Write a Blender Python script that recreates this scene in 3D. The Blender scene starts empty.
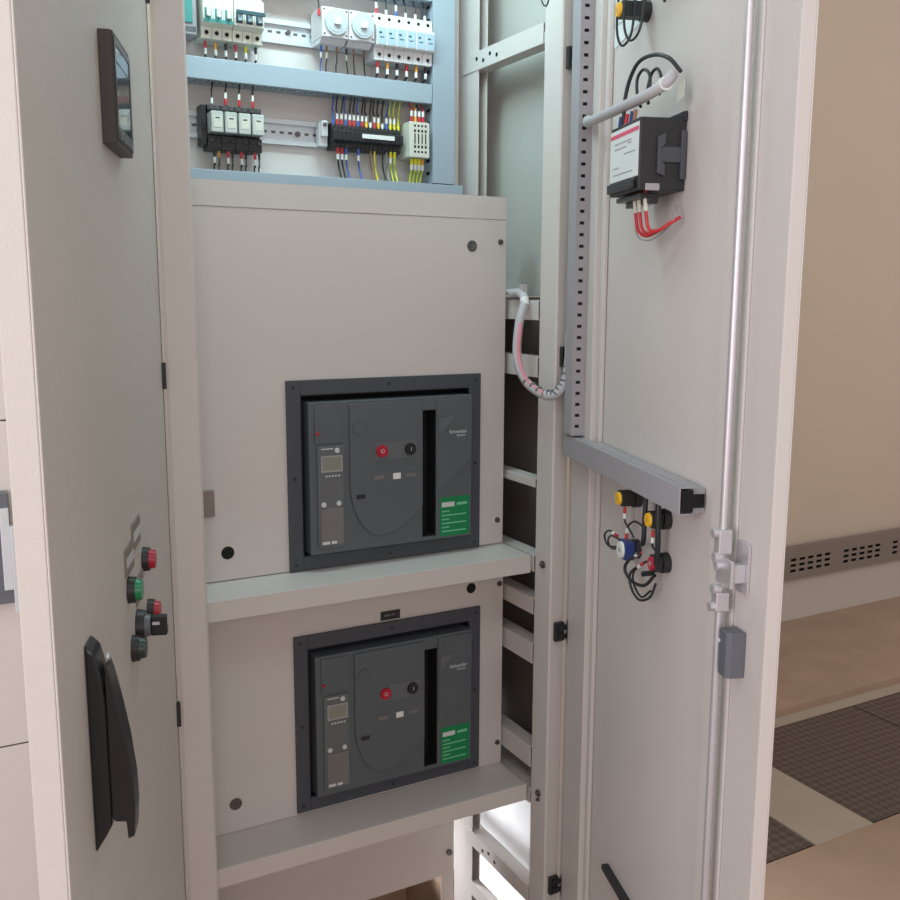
import bpy, bmesh, math, random
from mathutils import Vector, Matrix
random.seed(7)
sc = bpy.context.scene
C = sc.collection
R = math.radians

# ------------------------------------------------------------------ camera
cam_d = bpy.data.cameras.new('camera'); cam = bpy.data.objects.new('camera', cam_d); C.objects.link(cam)
cam_d.sensor_width = 36.0; cam_d.lens = 36.0 * 955.57 / 900.0
cam_d.clip_start = 0.02
_right = Vector((0.88001986, -0.47492056, 0.00393719))
_up = Vector((0.07219801, 0.14196608, 0.98723507))
_back = -Vector((0.46941718, 0.86850221, -0.15922129))
cam.matrix_world = Matrix(((_right.x, _up.x, _back.x, 0), (_right.y, _up.y, _back.y, 0),
                           (_right.z, _up.z, _back.z, 1.6), (0, 0, 0, 1)))
sc.camera = cam

# ------------------------------------------------------------------ world, lights, exposure
def lin(c):
    return tuple(((v / 255.0) / 12.92 if v / 255.0 <= 0.04045 else ((v / 255.0 + 0.055) / 1.055) ** 2.4) for v in c)
w = bpy.data.worlds.new('world'); sc.world = w; w.use_nodes = True
bg = w.node_tree.nodes['Background']
bg.inputs[0].default_value = (1.0, 0.945, 0.915, 1); bg.inputs[1].default_value = 0.47

def area(name, loc, target, size, size_y, power, col):
    d = bpy.data.lights.new(name, 'AREA'); d.shape = 'RECTANGLE'; d.size = size; d.size_y = size_y
    d.energy = power; d.color = col
    o = bpy.data.objects.new(name, d); C.objects.link(o); o.location = loc
    o.rotation_euler = (Vector(target) - Vector(loc)).to_track_quat('-Z', 'Y').to_euler()
    return o
area('ceiling_tube_light', (-0.2, 0.1, 3.2), (1.0, 1.5, 1.8), 1.6, 0.3, 11, (0.80, 0.95, 1.0))
area('cabinet_lamp', (0.66, 1.64, 2.50), (0.70, 1.93, 2.0), 0.5, 0.08, 6.0, (0.64, 0.95, 1.0))
area('window_daylight_left', (-2.6, -0.6, 1.9), (0.9, 1.5, 1.5), 1.6, 2.0, 70, (1.0, 0.935, 1.0))
area('window_daylight_front', (-0.6, -2.6, 2.0), (0.7, 1.6, 1.5), 2.0, 1.5, 30, (1.0, 0.87, 0.87))
area('neighbour_fill_light', (-0.1, 1.62, 2.5), (0.05, 1.74, 1.2), 0.5, 0.08, 5.0, (0.76, 1.0, 0.92))  # added cool fill for the neighbour cabinet's inside, no known lamp
rear = area('rear_fill_light', (0.80, 3.0, 0.40), (1.19, 2.25, 0.20), 0.3, 0.3, 5.5, (0.93, 0.96, 1.0)); rear.data.spread = R(48)  # added fill behind the cabinet, brightens the white lower sheet
area('window_daylight_right', (4.6, 0.2, 2.6), (3.6, 3.2, 0.8), 1.5, 1.5, 27, (1.0, 0.9, 0.82))

sc.view_settings.view_transform = 'Standard'
try: sc.view_settings.look = 'None'
except Exception: pass
sc.view_settings.gamma = 1.0
sc.view_settings.use_curve_mapping = False
sc.view_settings.exposure = 0.0

# ------------------------------------------------------------------ materials
def mat(name, rgb, rough=0.5, metal=0.0, bump=0.0, bscale=200.0, noise=0.0, nscale=8.0, spec=0.5, emit=0.0, trans=0.0):
    m = bpy.data.materials.new(name); m.use_nodes = True
    nt = m.node_tree; b = nt.nodes['Principled BSDF']
    col = lin(rgb)
    b.inputs['Base Color'].default_value = (*col, 1); b.inputs['Roughness'].default_value = rough
    b.inputs['Metallic'].default_value = metal
    b.inputs['Specular IOR Level'].default_value = spec
    if trans: b.inputs['Transmission Weight'].default_value = trans
    tc = nt.nodes.new('ShaderNodeTexCoord')
    if noise:
        n = nt.nodes.new('ShaderNodeTexNoise'); n.inputs['Scale'].default_value = nscale; n.inputs['Detail'].default_value = 5
        nt.links.new(tc.outputs['Object'], n.inputs['Vector'])
        mx = nt.nodes.new('ShaderNodeMix'); mx.data_type = 'RGBA'
        mx.inputs[6].default_value = (*[c * (1 - noise) for c in col], 1); mx.inputs[7].default_value = (*[min(1, c * (1 + noise)) for c in col], 1)
        nt.links.new(n.outputs['Fac'], mx.inputs[0]); nt.links.new(mx.outputs[2], b.inputs['Base Color'])
    if bump:
        n = nt.nodes.new('ShaderNodeTexNoise'); n.inputs['Scale'].default_value = bscale; n.inputs['Detail'].default_value = 2
        nt.links.new(tc.outputs['Object'], n.inputs['Vector'])
        bp = nt.nodes.new('ShaderNodeBump'); bp.inputs['Strength'].default_value = bump; bp.inputs['Distance'].default_value = 0.001
        nt.links.new(n.outputs['Fac'], bp.inputs['Height']); nt.links.new(bp.outputs['Normal'], b.inputs['Normal'])
    if emit:
        b.inputs['Emission Color'].default_value = (*col, 1); b.inputs['Emission Strength'].default_value = emit
    return m
M = dict(
    paint=mat('grey_powder_coat', (209, 202, 197), 0.42, bump=0.25, bscale=700, noise=0.02, nscale=3),
    paint_rough=mat('textured_grey_powder_coat', (200, 194, 187), 0.5, bump=0.35, bscale=500, noise=0.03, nscale=60),
    paint_gloss=mat('glossy_grey_sheet', (190, 188, 182), 0.22, noise=0.02),
    galv=mat('galvanised_steel', (215, 220, 224), 0.38, 0.45, noise=0.06, nscale=30),
    zinc=mat('zinc_plated_steel', (205, 202, 206), 0.42, 0.6, noise=0.05, nscale=40),
    steel_dark=mat('dark_screw_steel', (110, 106, 102), 0.4, 0.8),
    duct=mat('grey_plastic_duct', (160, 173, 184), 0.55),
    duct2=mat('grey_door_duct', (164, 160, 164), 0.5),
    black=mat('black_plastic', (38, 38, 40), 0.45),
    black_gloss=mat('black_glossy_plastic', (34, 36, 40), 0.28),
    hole=mat('hole_black', (12, 12, 12), 0.8),
    acb=mat('breaker_dark_grey_plastic', (88, 94, 98), 0.42, bump=0.15, bscale=900, noise=0.03, nscale=20),
    acb2=mat('breaker_grey_plastic', (98, 102, 105), 0.45, bump=0.15, bscale=900),
    bezel=mat('bezel_slate_plastic', (70, 73, 80), 0.5, bump=0.15, bscale=900),
    meter=mat('meter_brown_black_plastic', (62, 54, 52), 0.5, bump=0.2, bscale=800),
    glass=mat('dark_display_glass', (70, 78, 82), 0.06, spec=1.0),
    screenlcd=mat('grey_lcd', (135, 138, 125), 0.3),
    clearcover=mat('smoked_cover', (118, 116, 114), 0.25, noise=0.12, nscale=60),
    white=mat('white_plastic', (228, 230, 226), 0.5),
    ivory=mat('ivory_plastic', (214, 214, 200), 0.5),
    pinkwhite=mat('pale_grey_plastic', (216, 212, 214), 0.5),
    label=mat('white_label', (225, 230, 230), 0.6),
    lblue=mat('pale_blue_label', (170, 195, 210), 0.5),
    teal=mat('teal_plastic', (70, 140, 135), 0.4),
    tealdark=mat('dark_teal_plastic', (52, 80, 88), 0.4),
    clear=mat('clear_relay_cover', (196, 200, 196), 0.12, spec=0.8),
    red=mat('red_plastic', (178, 22, 52), 0.35),
    redwire=mat('red_insulation', (200, 48, 55), 0.45),
    green=mat('green_lens', (15, 135, 85), 0.3),
    dgreen=mat('dark_green_lens', (38, 62, 52), 0.35),
    glabel=mat('green_label', (8, 130, 75), 0.4, noise=0.12, nscale=60),
    glabel2=mat('light_green_ink', (120, 200, 160), 0.5),
    yellow=mat('yellow_plastic', (245, 190, 40), 0.45),
    ywire=mat('yellow_insulation', (225, 215, 40), 0.45),
    yg=mat('yellow_green_insulation', (205, 220, 60), 0.45),
    orange=mat('orange_insulation', (225, 160, 60), 0.45),
    blue=mat('blue_plastic', (40, 62, 125), 0.4),
    bwire=mat('blue_insulation', (62, 98, 180), 0.45),
    kwire=mat('black_insulation', (36, 40, 44), 0.4),
    gwire=mat('grey_insulation', (150, 152, 155), 0.45),
    brwire=mat('brown_insulation', (150, 105, 80), 0.45),
    ink=mat('dark_ink', (60, 66, 72), 0.6),
    inkl=mat('light_ink', (205, 208, 210), 0.6),
    pinkink=mat('pink_ink', (225, 90, 120), 0.6),
    cable=mat('grey_braided_sleeve', (186, 184, 188), 0.4, bump=0.5, bscale=500),
    cablepink=mat('pink_wires_in_sleeve', (214, 140, 150), 0.4),
    lockgrey=mat('dark_grey_lock_plastic', (98, 101, 108), 0.42),
    wall=mat('beige_painted_wall', (200, 183, 166), 0.8, bump=0.3, bscale=60, noise=0.04, nscale=2),
    skirt=mat('pale_wall_base', (188, 180, 172), 0.8, noise=0.06, nscale=6),
    floor=mat('brown_concrete_floor', (166, 140, 120), 0.7, bump=0.3, bscale=90, noise=0.24, nscale=5),
    kerb=mat('pale_concrete_beam', (172, 160, 144), 0.75, bump=0.3, bscale=120, noise=0.1, nscale=9),
    tray=mat('weathered_tray_steel', (142, 132, 124), 0.5, 0.4, noise=0.1, nscale=15),
    dialgrey=mat('dial_grey', (186, 196, 200), 0.4),
    shadesheet=mat('shade_darkened_sheet', (112, 104, 98), 0.45, noise=0.05),  # side sheet below the roof, interior shade put into its colour
    brightsheet=mat('daylight_whitened_sheet', (235, 236, 238), 0.35),  # added lower sheet, its white imitates bright light at the base
)
def chequer_mat():
    m = bpy.data.materials.new('chequer_rubber'); m.use_nodes = True
    nt = m.node_tree; b = nt.nodes['Principled BSDF']; b.inputs['Roughness'].default_value = 0.55
    tc = nt.nodes.new('ShaderNodeTexCoord')
    mp = nt.nodes.new('ShaderNodeMapping'); mp.inputs['Rotation'].default_value = (0, 0, R(45)); mp.inputs['Scale'].default_value = (28, 28, 28)
    ck = nt.nodes.new('ShaderNodeTexChecker'); ck.inputs['Scale'].default_value = 1.6
    ns = nt.nodes.new('ShaderNodeTexNoise'); ns.inputs['Scale'].default_value = 5
    ck.inputs['Color1'].default_value = (*lin((98, 83, 75)), 1); ck.inputs['Color2'].default_value = (*lin((76, 64, 59)), 1)
    nt.links.new(tc.outputs['Object'], mp.inputs['Vector']); nt.links.new(mp.outputs['Vector'], ck.inputs['Vector'])
    nt.links.new(ck.outputs['Color'], b.inputs['Base Color'])
    bp = nt.nodes.new('ShaderNodeBump'); bp.inputs['Strength'].default_value = 0.8; bp.inputs['Distance'].default_value = 0.006
    nt.links.new(ck.outputs['Fac'], bp.inputs['Height']); nt.links.new(bp.outputs['Normal'], b.inputs['Normal'])
    return m
M['chequer'] = chequer_mat()

# ------------------------------------------------------------------ mesh helpers
class MB:
    def __init__(s): s.v = []; s.f = []; s.sm = []
    def add(s, vs, fs, smooth=False):
        b = len(s.v); s.v += [tuple(v) for v in vs]
        for f in fs: s.f.append([b + i for i in f]); s.sm.append(smooth)
        return s
    def box(s, x0, x1, y0, y1, z0, z1):
        vs = [(x, y, z) for x in (x0, x1) for y in (y0, y1) for z in (z0, z1)]
        return s.add(vs, [(0, 1, 3, 2), (4, 6, 7, 5), (0, 4, 5, 1), (2, 3, 7, 6), (0, 2, 6, 4), (1, 5, 7, 3)])
    def cyl(s, p0, p1, r0, r1=None, n=20, cap=True, seg_smooth=True):
        r1 = r0 if r1 is None else r1
        p0, p1 = Vector(p0), Vector(p1); d = (p1 - p0).normalized()
        a = d.orthogonal().normalized(); b = d.cross(a)
        vs = []
        for p, r in ((p0, r0), (p1, r1)):
            for i in range(n):
                t = 2 * math.pi * i / n; vs.append(p + a * r * math.cos(t) + b * r * math.sin(t))
        s.add(vs, [(i, (i + 1) % n, n + (i + 1) % n, n + i) for i in range(n)], seg_smooth)
        if cap:
            s.add(vs[:n], [tuple(range(n - 1, -1, -1))]); s.add(vs[n:], [tuple(range(n))])
        return s
    def prism(s, pts, axis, a0, a1):
        """extrude a 2-D polygon along axis 'x','y' or 'z' (pts give the other two coordinates in order)"""
        def mk(p, a):
            return {'x': (a, p[0], p[1]), 'y': (p[0], a, p[1]), 'z': (p[0], p[1], a)}[axis]
        n = len(pts)
        vs = [mk(p, a0) for p in pts] + [mk(p, a1) for p in pts]
        fs = [(i, (i + 1) % n, n + (i + 1) % n, n + i) for i in range(n)] + [tuple(range(n - 1, -1, -1)), tuple(range(n, 2 * n))]
        return s.add(vs, fs)
    def tube(s, pts, r, n=10, sub=6):
        P = [Vector(p) for p in pts]
        if len(P) > 2 and sub > 1:
            Q = []
            for i in range(len(P) - 1):
                p0 = P[i - 1] if i > 0 else P[i] * 2 - P[i + 1]; p1 = P[i]; p2 = P[i + 1]
                p3 = P[i + 2] if i + 2 < len(P) else P[i + 1] * 2 - P[i]
                for k in range(sub):
                    t = k / sub
                    Q.append(0.5 * ((2 * p1) + (p2 - p0) * t + (2 * p0 - 5 * p1 + 4 * p2 - p3) * t * t + (3 * p1 - p0 - 3 * p2 + p3) * t ** 3))
            Q.append(P[-1]); P = Q
        m = len(P); vs = []; a = None
        for i, p in enumerate(P):
            d = (P[min(i + 1, m - 1)] - P[max(i - 1, 0)]).normalized()
            if a is None: a = d.orthogonal().normalized()
            a = (a - d * a.dot(d)).normalized(); b = d.cross(a)
            for k in range(n):
                t = 2 * math.pi * k / n; vs.append(p + a * r * math.cos(t) + b * r * math.sin(t))
        fs = [(i * n + k, i * n + (k + 1) % n, (i + 1) * n + (k + 1) % n, (i + 1) * n + k) for i in range(m - 1) for k in range(n)]
        s.add(vs, fs, True)
        s.add(vs[:n], [tuple(range(n - 1, -1, -1))]); s.add(vs[-n:], [tuple(range(n))])
        return s
    def ring(s, x0, x1, z0, z1, ix0, ix1, iz0, iz1, y0, y1):
        s.box(x0, ix0, y0, y1, z0, z1); s.box(ix1, x1, y0, y1, z0, z1)
        s.box(ix0, ix1, y0, y1, z0, iz0); s.box(ix0, ix1, y0, y1, iz1, z1); return s
    def build(s, name, m, parent=None, bevel=0.0, off=None, label=None):
        me = bpy.data.meshes.new(name)
        vs = s.v
        if off is not None: vs = [(v[0] - off[0], v[1] - off[1], v[2] - off[2]) for v in vs]
        me.from_pydata(vs, [], s.f)
        me.polygons.foreach_set('use_smooth', s.sm)
        bm = bmesh.new(); bm.from_mesh(me); bmesh.ops.recalc_face_normals(bm, faces=bm.faces); bm.to_mesh(me); bm.free()
        me.materials.append(m); me.update()
        o = bpy.data.objects.new(name, me); C.objects.link(o)
        if parent is not None: o.parent = parent
        if bevel:
            b = o.modifiers.new('bevel', 'BEVEL'); b.width = bevel; b.segments = 2; b.limit_method = 'ANGLE'; b.harden_normals = False
        if label: o['label'] = label
        return o

def tag(o, label, cat, group=None, kind=None):
    if label: o['label'] = label
    if cat: o['category'] = cat
    if group: o['group'] = group
    if kind: o['kind'] = kind
    return o
def thing(name, label, cat, loc=(0, 0, 0), rotz=0.0, group=None):
    o = bpy.data.objects.new(name, None); C.objects.link(o); o.empty_display_size = 0.02
    o.location = loc; o.rotation_euler = (0, 0, rotz)
    return tag(o, label, cat, group)
def struct(name, mb, m, bevel=0):
    o = mb.build(name, m, None, bevel); o['kind'] = 'structure'; return o
def dup(root, loc, label=None, group=None):
    r = root.copy(); C.objects.link(r); r.location = loc
    if label: r['label'] = label
    if group: r['group'] = group
    for ch in list(root.children):
        c = ch.copy(); C.objects.link(c); c.parent = r
        for g in list(ch.children):
            d = g.copy(); C.objects.link(d); d.parent = c
    return r
def text_mesh(txt, size, m, parent, loc, rot, name='lettering', ext=0.0002):
    cu = bpy.data.curves.new(name, 'FONT'); cu.body = txt; cu.size = size; cu.align_x = 'CENTER'; cu.align_y = 'CENTER'; cu.extrude = ext
    t = bpy.data.objects.new(name, cu); C.objects.link(t)
    dg = bpy.context.evaluated_depsgraph_get(); dg.update()
    me = bpy.data.meshes.new_from_object(t.evaluated_get(dg))
    bpy.data.objects.remove(t); bpy.data.curves.remove(cu)
    me.materials.clear(); me.materials.append(m)
    o = bpy.data.objects.new(name, me); C.objects.link(o); o.parent = parent; o.location = loc; o.rotation_euler = rot
    return o
def merge_text(o): return o

# ================================================================== room
struct('floor', MB().box(-3, 7, -2.5, 1.775, -0.1, 0.0).box(-3, 7, 2.50, 3.3, -0.1, 0.0).box(-3, 0.33, 1.775, 2.50, -0.1, 0.0)
       .box(1.20, 7, 1.775, 2.50, -0.1, -0.032).box(0.33, 1.20, 1.775, 2.50, -0.9, -0.8).box(0.28, 0.33, 1.7, 2.5, -0.9, -0.1).box(1.20, 1.25, 1.7, 2.5, -0.9, -0.1).box(0.28, 1.25, 1.7, 1.775, -0.9, -0.1).box(0.28, 1.25, 2.5, 2.55, -0.9, -0.1), M['floor'])
struct('trim_1', MB().box(1.20, 7, 2.405, 2.50, -0.032, -0.0305), M['kerb'])
struct('trim_2', MB().box(2.20, 2.448, 1.775, 2.405, -0.032, 0.0), M['kerb'])
struct('wall_back', MB().box(-3, 7, 3.26, 3.4, -0.1, 3.4), M['wall'])
struct('baseboard_back', MB().box(-3, 7, 3.235, 3.26, 0.0, 0.222), M['skirt'])

def plate(x0, x1, y0, y1, label):
    t = thing('trench_cover', label, 'floor plate', ((x0 + x1) / 2, (y0 + y1) / 2, -0.03))
    cx, cy = (x0 + x1) / 2, (y0 + y1) / 2
    MB().box(x0 - cx, x1 - cx, y0 - cy, y1 - cy, 0, 0.026).build('plate', M['chequer'], t, 0.001)
    return t
plate(2.455, 3.118, 1.785, 2.40, 'large dark chequered trench cover on the floor between pale concrete beam and farther plate')
plate(3.124, 4.2, 1.785, 2.40, 'dark chequered trench cover at the right edge, beyond the large one')
plate(1.4, 2.195, 1.785, 2.40, 'small corner of dark chequered trench cover beside cabinet door, left of pale concrete beam')

# cable tray on wall
t = thing('cable_tray', 'long perforated grey steel cable tray fixed low along the beige wall', 'cable tray', (4.0, 3.2, 0.0))
mb = MB()
for z0, z1 in ((.226, .262), (.276, .290), (.304, .318), (.332, .387)):
    mb.box(-1.6, 3.0, 0, .003, z0, z1)
x = -1.6; k = 0
while x < 3.0:
    wd = 0.022 if (k % 5) else 0.10
    mb.box(x, min(x + wd, 3.0), 0.0003, .0027, .262, .332); x += wd + 0.038; k += 1
mb.build('side_plate', M['tray'], t)
MB().box(-1.6, 3.0, .003, .034, .226, .229).box(-1.6, 3.0, .003, .034, .384, .387).build('flange', M['tray'], t)
MB().box(-1.6, 3.0, .028, .034, .229, .384).build('back_plate', M['hole'], t)

# ================================================================== main cabinet
cab = thing('switchgear_cabinet', 'open grey switchgear cabinet with two breaker compartments and its door swung out to the right', 'cabinet', (0.72, 1.57, 0))
O = (0.72, 1.57, 0)
def cp(mb, name, m, bevel=0.0, parent=None, label=None):
    return mb.build(name, m, parent or cab, bevel, off=O, label=label)
ZT = 2.6
# left post: rounded front corner on its left
pts = [(0.3265, 1.64), (0.3265, 1.578), (0.3285, 1.573), (0.333, 1.570), (0.377, 1.570), (0.3815, 1.574), (0.3825, 1.58), (0.3825, 1.64)]
cp(MB().prism(pts, 'z', 0, ZT), 'front_post', M['paint'])
cp(MB().box(0.3232, 0.3262, 1.585, 1.64, 0, ZT), 'gap_shade_strip', M['hole'], label='black strip added as the shade in the hinge gap')  # added black strip, paints the shade of the hinge gap
# right post: folded profile, inner side and front lip
pts = [(1.085, 1.628), (1.085, 1.573), (1.088, 1.570), (1.118, 1.570), (1.122, 1.574), (1.122, 1.66), (1.11, 1.66), (1.11, 1.628)]
cp(MB().prism(pts, 'z', 0, ZT), 'front_post', M['paint'])
cp(MB().box(1.085, 1.087, 1.885, 1.975, 0, ZT).box(1.106, 1.108, 1.885, 1.975, 0, ZT).box(1.087, 1.106, 1.973, 1.975, 0, ZT), 'middle_post', M['paint'], label='narrow open middle post at half depth')
cp(MB().box(1.0875, 1.1055, 1.930, 1.972, 0, ZT), 'post_hollow_shade', M['black'])  # black fill paints the shade inside the open post
cp(MB().box(1.1225, 1.20, 1.635, 1.637, 0, ZT), 'post_return', M['paint'])
cp(MB().box(1.085, 1.125, 2.36, 2.40, 0, ZT), 'rear_post', M['paint'])
cp(MB().box(0.33, 0.37, 2.36, 2.40, 0, ZT), 'rear_post', M['paint'])
# side struts on the right
def strut(z0, z1, holes=0, y0=1.632, y1=1.955, hy=1.80):
    mb = MB(); mb.box(1.083, 1.0855, y0, y1, z0, z1); mb.box(1.0855, 1.118, y0, y1, z0, z0 + .0025); mb.box(1.0855, 1.118, y0, y1, z1 - .0025, z1)
    s = cp(mb, 'side_strut', M['paint'], 0.0006)
    if holes:
        hb = MB()
        for i in range(holes):
            yy = hy + 0.028 * i; zz = (z0 + z1) / 2 + (0.004 if i % 2 else -0.004)
            hb.cyl((1.0822, yy, zz), (1.0832, yy, zz), 0.0042, n=12)
        cp(hb, 'bolt_hole', M['hole'], parent=s)
strut(2.083, 2.122, 4, hy=1.805)
strut(1.552, 1.592); strut(1.436, 1.478)
strut(1.207, 1.224); strut(0.932, 0.968); strut(0.822, 0.868); strut(0.585, 0.632)
strut(0.262, 0.300, 3, y1=2.36, hy=1.775)
strut(1.026, 1.062); strut(0.500, 0.535)
# closing sheets
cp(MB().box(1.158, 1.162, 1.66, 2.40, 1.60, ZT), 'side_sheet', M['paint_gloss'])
cp(MB().box(1.158, 1.162, 1.66, 2.40, 0.49, 1.598), 'side_sheet', M['shadesheet'], label='side sheet of the cable space with its shade put into the colour')
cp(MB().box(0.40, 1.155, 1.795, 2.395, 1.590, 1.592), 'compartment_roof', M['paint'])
cp(MB().box(1.190, 1.194, 1.66, 2.40, 0.0, 0.50), 'side_sheet', M['brightsheet'], label='added lower side sheet, white to imitate bright daylight')
cp(MB().box(0.33, 1.16, 2.40, 2.404, 0.60, ZT), 'back_sheet', M['paint'])
cp(MB().box(0.31, 0.322, 1.60, 2.40, 0, ZT), 'side_sheet', M['paint'])
# base rail, partition added to stop the rear fill light spreading upward
cp(MB().box(1.083, 1.0855, 1.632, 1.885, 0.13, 0.165).box(1.0855, 1.105, 1.632, 1.885, 0.1625, 0.165), 'base_rail', M['paint'])
cp(MB().box(0.33, 1.155, 1.768, 2.395, 0.530, 0.532).box(1.119, 1.155, 1.665, 1.768, 0.530, 0.532).box(1.0860, 1.119, 1.665, 1.768, 0.5355, 0.5375), 'light_stop_partition', M['paint'])
# covers (with real openings for the breakers)
def cover(x0, x1, z0, z1, ox0, ox1, oz0, oz1, crease=None):
    mb = MB().ring(x0, x1, z0, z1 if crease is None else crease, ox0, ox1, oz0, oz1, 1.740, 1.742)
    mb.box(x1 - .002, x1, 1.742, 1.765, z0, z1); mb.box(x0, x1, 1.742, 1.765, z0, z0 + .002)
    c = cp(mb, 'cover_panel', M['paint'])
    if crease:
        cp(MB().box(x0, x1, 1.7395, 1.7415, crease + .0012, z1).box(x0, x1, 1.7415, 1.79, z1 - .002, z1), 'top_lip', M['paint'], parent=c)
    return c
c1 = cover(0.39, 1.072, 1.066, 1.802, 0.61, 0.985, 1.09, 1.415, crease=1.7555)
c2 = cover(0.39, 1.075, 0.550, 1.030, 0.614, 0.989, 0.58, 0.905)
def screw(x, z, parent, y=1.740, r=0.0065):
    mb = MB().cyl((x, y + .001, z), (x, y - .0035, z), r, r * .8, 18).cyl((x, y - .0035, z), (x, y - .0045, z), r * .55, r * .5, 6)
    return cp(mb, 'screw', M['steel_dark'], parent=parent)
for x, z in ((1.058, 1.711), (1.058, 1.118)): screw(x, z, c1)
for x, z in ((1.066, 0.973), (1.065, 0.600)): screw(x, z, c2)
def hole(x, z, parent, r=0.0125, m='hole'):
    mb = MB().cyl((x, 1.7398, z), (x, 1.7394, z), r, n=26)
    cp(mb, 'hole', M[m], parent=parent)
hole(0.464, 1.119, c1); hole(0.994, 0.973, c2, 0.0115); hole(0.463, 0.608, c2, 0.0125, 'steel_dark')
hole(0.990, 1.701, c1, 0.0115, 'steel_dark')
cp(MB().cyl((0.994, 1.7392, 1.700), (0.994, 1.7388, 1.700), 0.006, n=18), 'hole', M['lockgrey'], parent=c1)
# small tab by left post
cp(MB().box(0.385, 0.440, 1.729, 1.739, 1.194, 1.243), 'tab', M['tray'], 0.001)
# shelves: folded U channels with small end return
def shelf(z0, z1):
    mb = MB().box(0.384, 1.0735, 1.628, 1.765, z1 - .002, z1).box(0.384, 1.0735, 1.628, 1.630, z0, z1 - .002).box(0.384, 1.0735, 1.630, 1.645, z0, z0 + .002)
    mb.box(1.0715, 1.0735, 1.630, 1.765, z0 + .002, z1 - .002)
    return cp(mb, 'shelf', M['paint'], 0.0012)
shelf(1.026, 1.064); shelf(0.512, 0.549)
def bolt(x, y, z, r=0.008):
    mb = MB().cyl((x, y, z), (x - .004, y, z), r, r * .95, 20).cyl((x - .004, y, z), (x - .007, y, z), r * .6, r * .55, 6)
    return cp(mb, 'bolt', M['steel_dark'])
bolt(1.085, 1.598, 1.050); bolt(1.085, 1.598, 0.540); bolt(1.085, 1.598, 0.525, 0.004)
bolt(1.083, 1.67, 0.515, 0.009)
# apron
cp(MB().box(0.33, 1.042, 1.900, 1.902, 0.192, 0.52).box(1.008, 1.042, 1.9005, 1.9025, 0.12, 0.192), 'apron_panel', M['paint'])
cp(MB().cyl((1.028, 1.900, 0.252), (1.028, 1.894, 0.252), 0.007, n=14), 'bolt', M['steel_dark'])
# instrument mounting plate
cp(MB().box(0.33, 1.066, 1.970, 1.973, 1.70, 2.55), 'mounting_plate', M['paint'])
cp(MB().box(1.0635, 1.075, 1.955, 1.969, 1.70, 2.55), 'plate_bracket', M['paint'])
# hinges on the right post
def hinge(z, par=cab, x=1.104):
    h = cp(MB().box(x - .010, x + .012, 1.560, 1.5695, z - .020, z + .020).box(x - .004, x + .020, 1.556, 1.560, z - .015, z - .004)
           .box(x - .004, x + .020, 1.556, 1.560, z + .004, z + .015), 'hinge', M['black'], 0.001, parent=par, label='black hinge on the right post')
    cp(MB().cyl((x + .018, 1.553, z - .024), (x + .018, 1.553, z + .024), 0.0045, n=12), 'pin', M['steel_dark'], parent=h)
for z in (0.912, 0.336, 2.045, 1.482): hinge(z)

# ------------------------------------------------------------------ door of the main cabinet (inner face towards camera)
AR = 17.6
def door_obj(name, parent, loc, a):
    o = bpy.data.objects.new(name, None); C.objects.link(o); o.parent = parent; o.location = loc
    o.rotation_euler = (0, 0, -R(90 + a)); return o
HR = Vector((1.124, 1.57, 0)); RR = -R(90 + AR)
# local: x = distance from hinge, y = outward, z = up; inner face towards -y
D0, D1 = 0.05, ZT - 0.05
mb = MB()
mb.box(0.0, 0.798, 0.018, 0.020, D0, D1)                       # outer sheet
mb.box(0.796, 0.798, 0.0, 0.018, D0, D1).box(0.0, 0.002, 0.0, 0.018, D0, D1)
mb.box(0.718, 0.796, 0.0, 0.0018, D0, D1)                      # return lip
mb.box(0.716, 0.718, 0.0, 0.018, D0, D1)
door = mb.build('door', M['paint'], cab, 0.0012); door.location = HR - Vector(O); door.rotation_euler = (0, 0, RR)
# stiffener posts of the door
MB().box(0.02, 0.128, -0.001, 0.0175, D0 + .01, D1 - .01).box(0.128, 0.146, 0.009, 0.0175, D0 + .01, D1 - .01).build('stiffener', M['paint'], door, 0.002, label='folded stiffener beside the hinges')
MB().box(0.640, 0.712, -0.001, 0.0175, D0 + .01, D1 - .01).box(0.618, 0.640, 0.008, 0.0175, D0 + .01, D1 - .01).build('stiffener', M['paint'], door, 0.002, label='folded stiffener beside the lock rod')
# lock rods + latch
def rod(z0, z1, r=0.0054):
    return MB().cyl((0.713, -0.020, z0), (0.713, -0.020, z1), r, n=14).build('lock_rod', M['zinc'], door)
rod(1.30, 2.52); rod(0.10, 1.195)
MB().cyl((0.713, -0.020, 1.70), (0.713, -0.020, 1.706), 0.0060, n=14).build('rod_guide', M['zinc'], door)
lt = MB().box(0.723, 0.753, -0.004, -0.0005, 1.222, 1.290).build('latch_plate', M['zinc'], door, 0.0008)
MB().box(0.709, 0.751, -0.026, -0.022, 1.232, 1.268).box(0.733, 0.747, -0.022, -0.004, 1.238, 1.262).build('cam', M['zinc'], lt, 0.0008)
for z0, z1, e in ((1.270, 1.303, 1), (1.193, 1.219, -1)):
    k = MB().box(0.709, 0.725, -0.031, -0.012, z0, z1).build('rod_link', M['zinc'], door, 0.002)
    MB().cyl((0.717, -0.037, z0 + .028 if e > 0 else z0 + .006), (0.717, -0.030, z0 + .028 if e > 0 else z0 + .006), 0.006, n=14).build('bolt_head', M['zinc'], k)
    MB().cyl((0.719, -0.035, z0 - .004 if e > 0 else z1 + .004), (0.719, -0.024, z0 - .004 if e > 0 else z1 + .004), 0.0065, n=14).build('bolt_head', M['zinc'], k)
MB().cyl((0.723, -0.034, 1.256), (0.723, -0.026, 1.256), 0.006, n=14).build('bolt_head', M['zinc'], lt)
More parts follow.
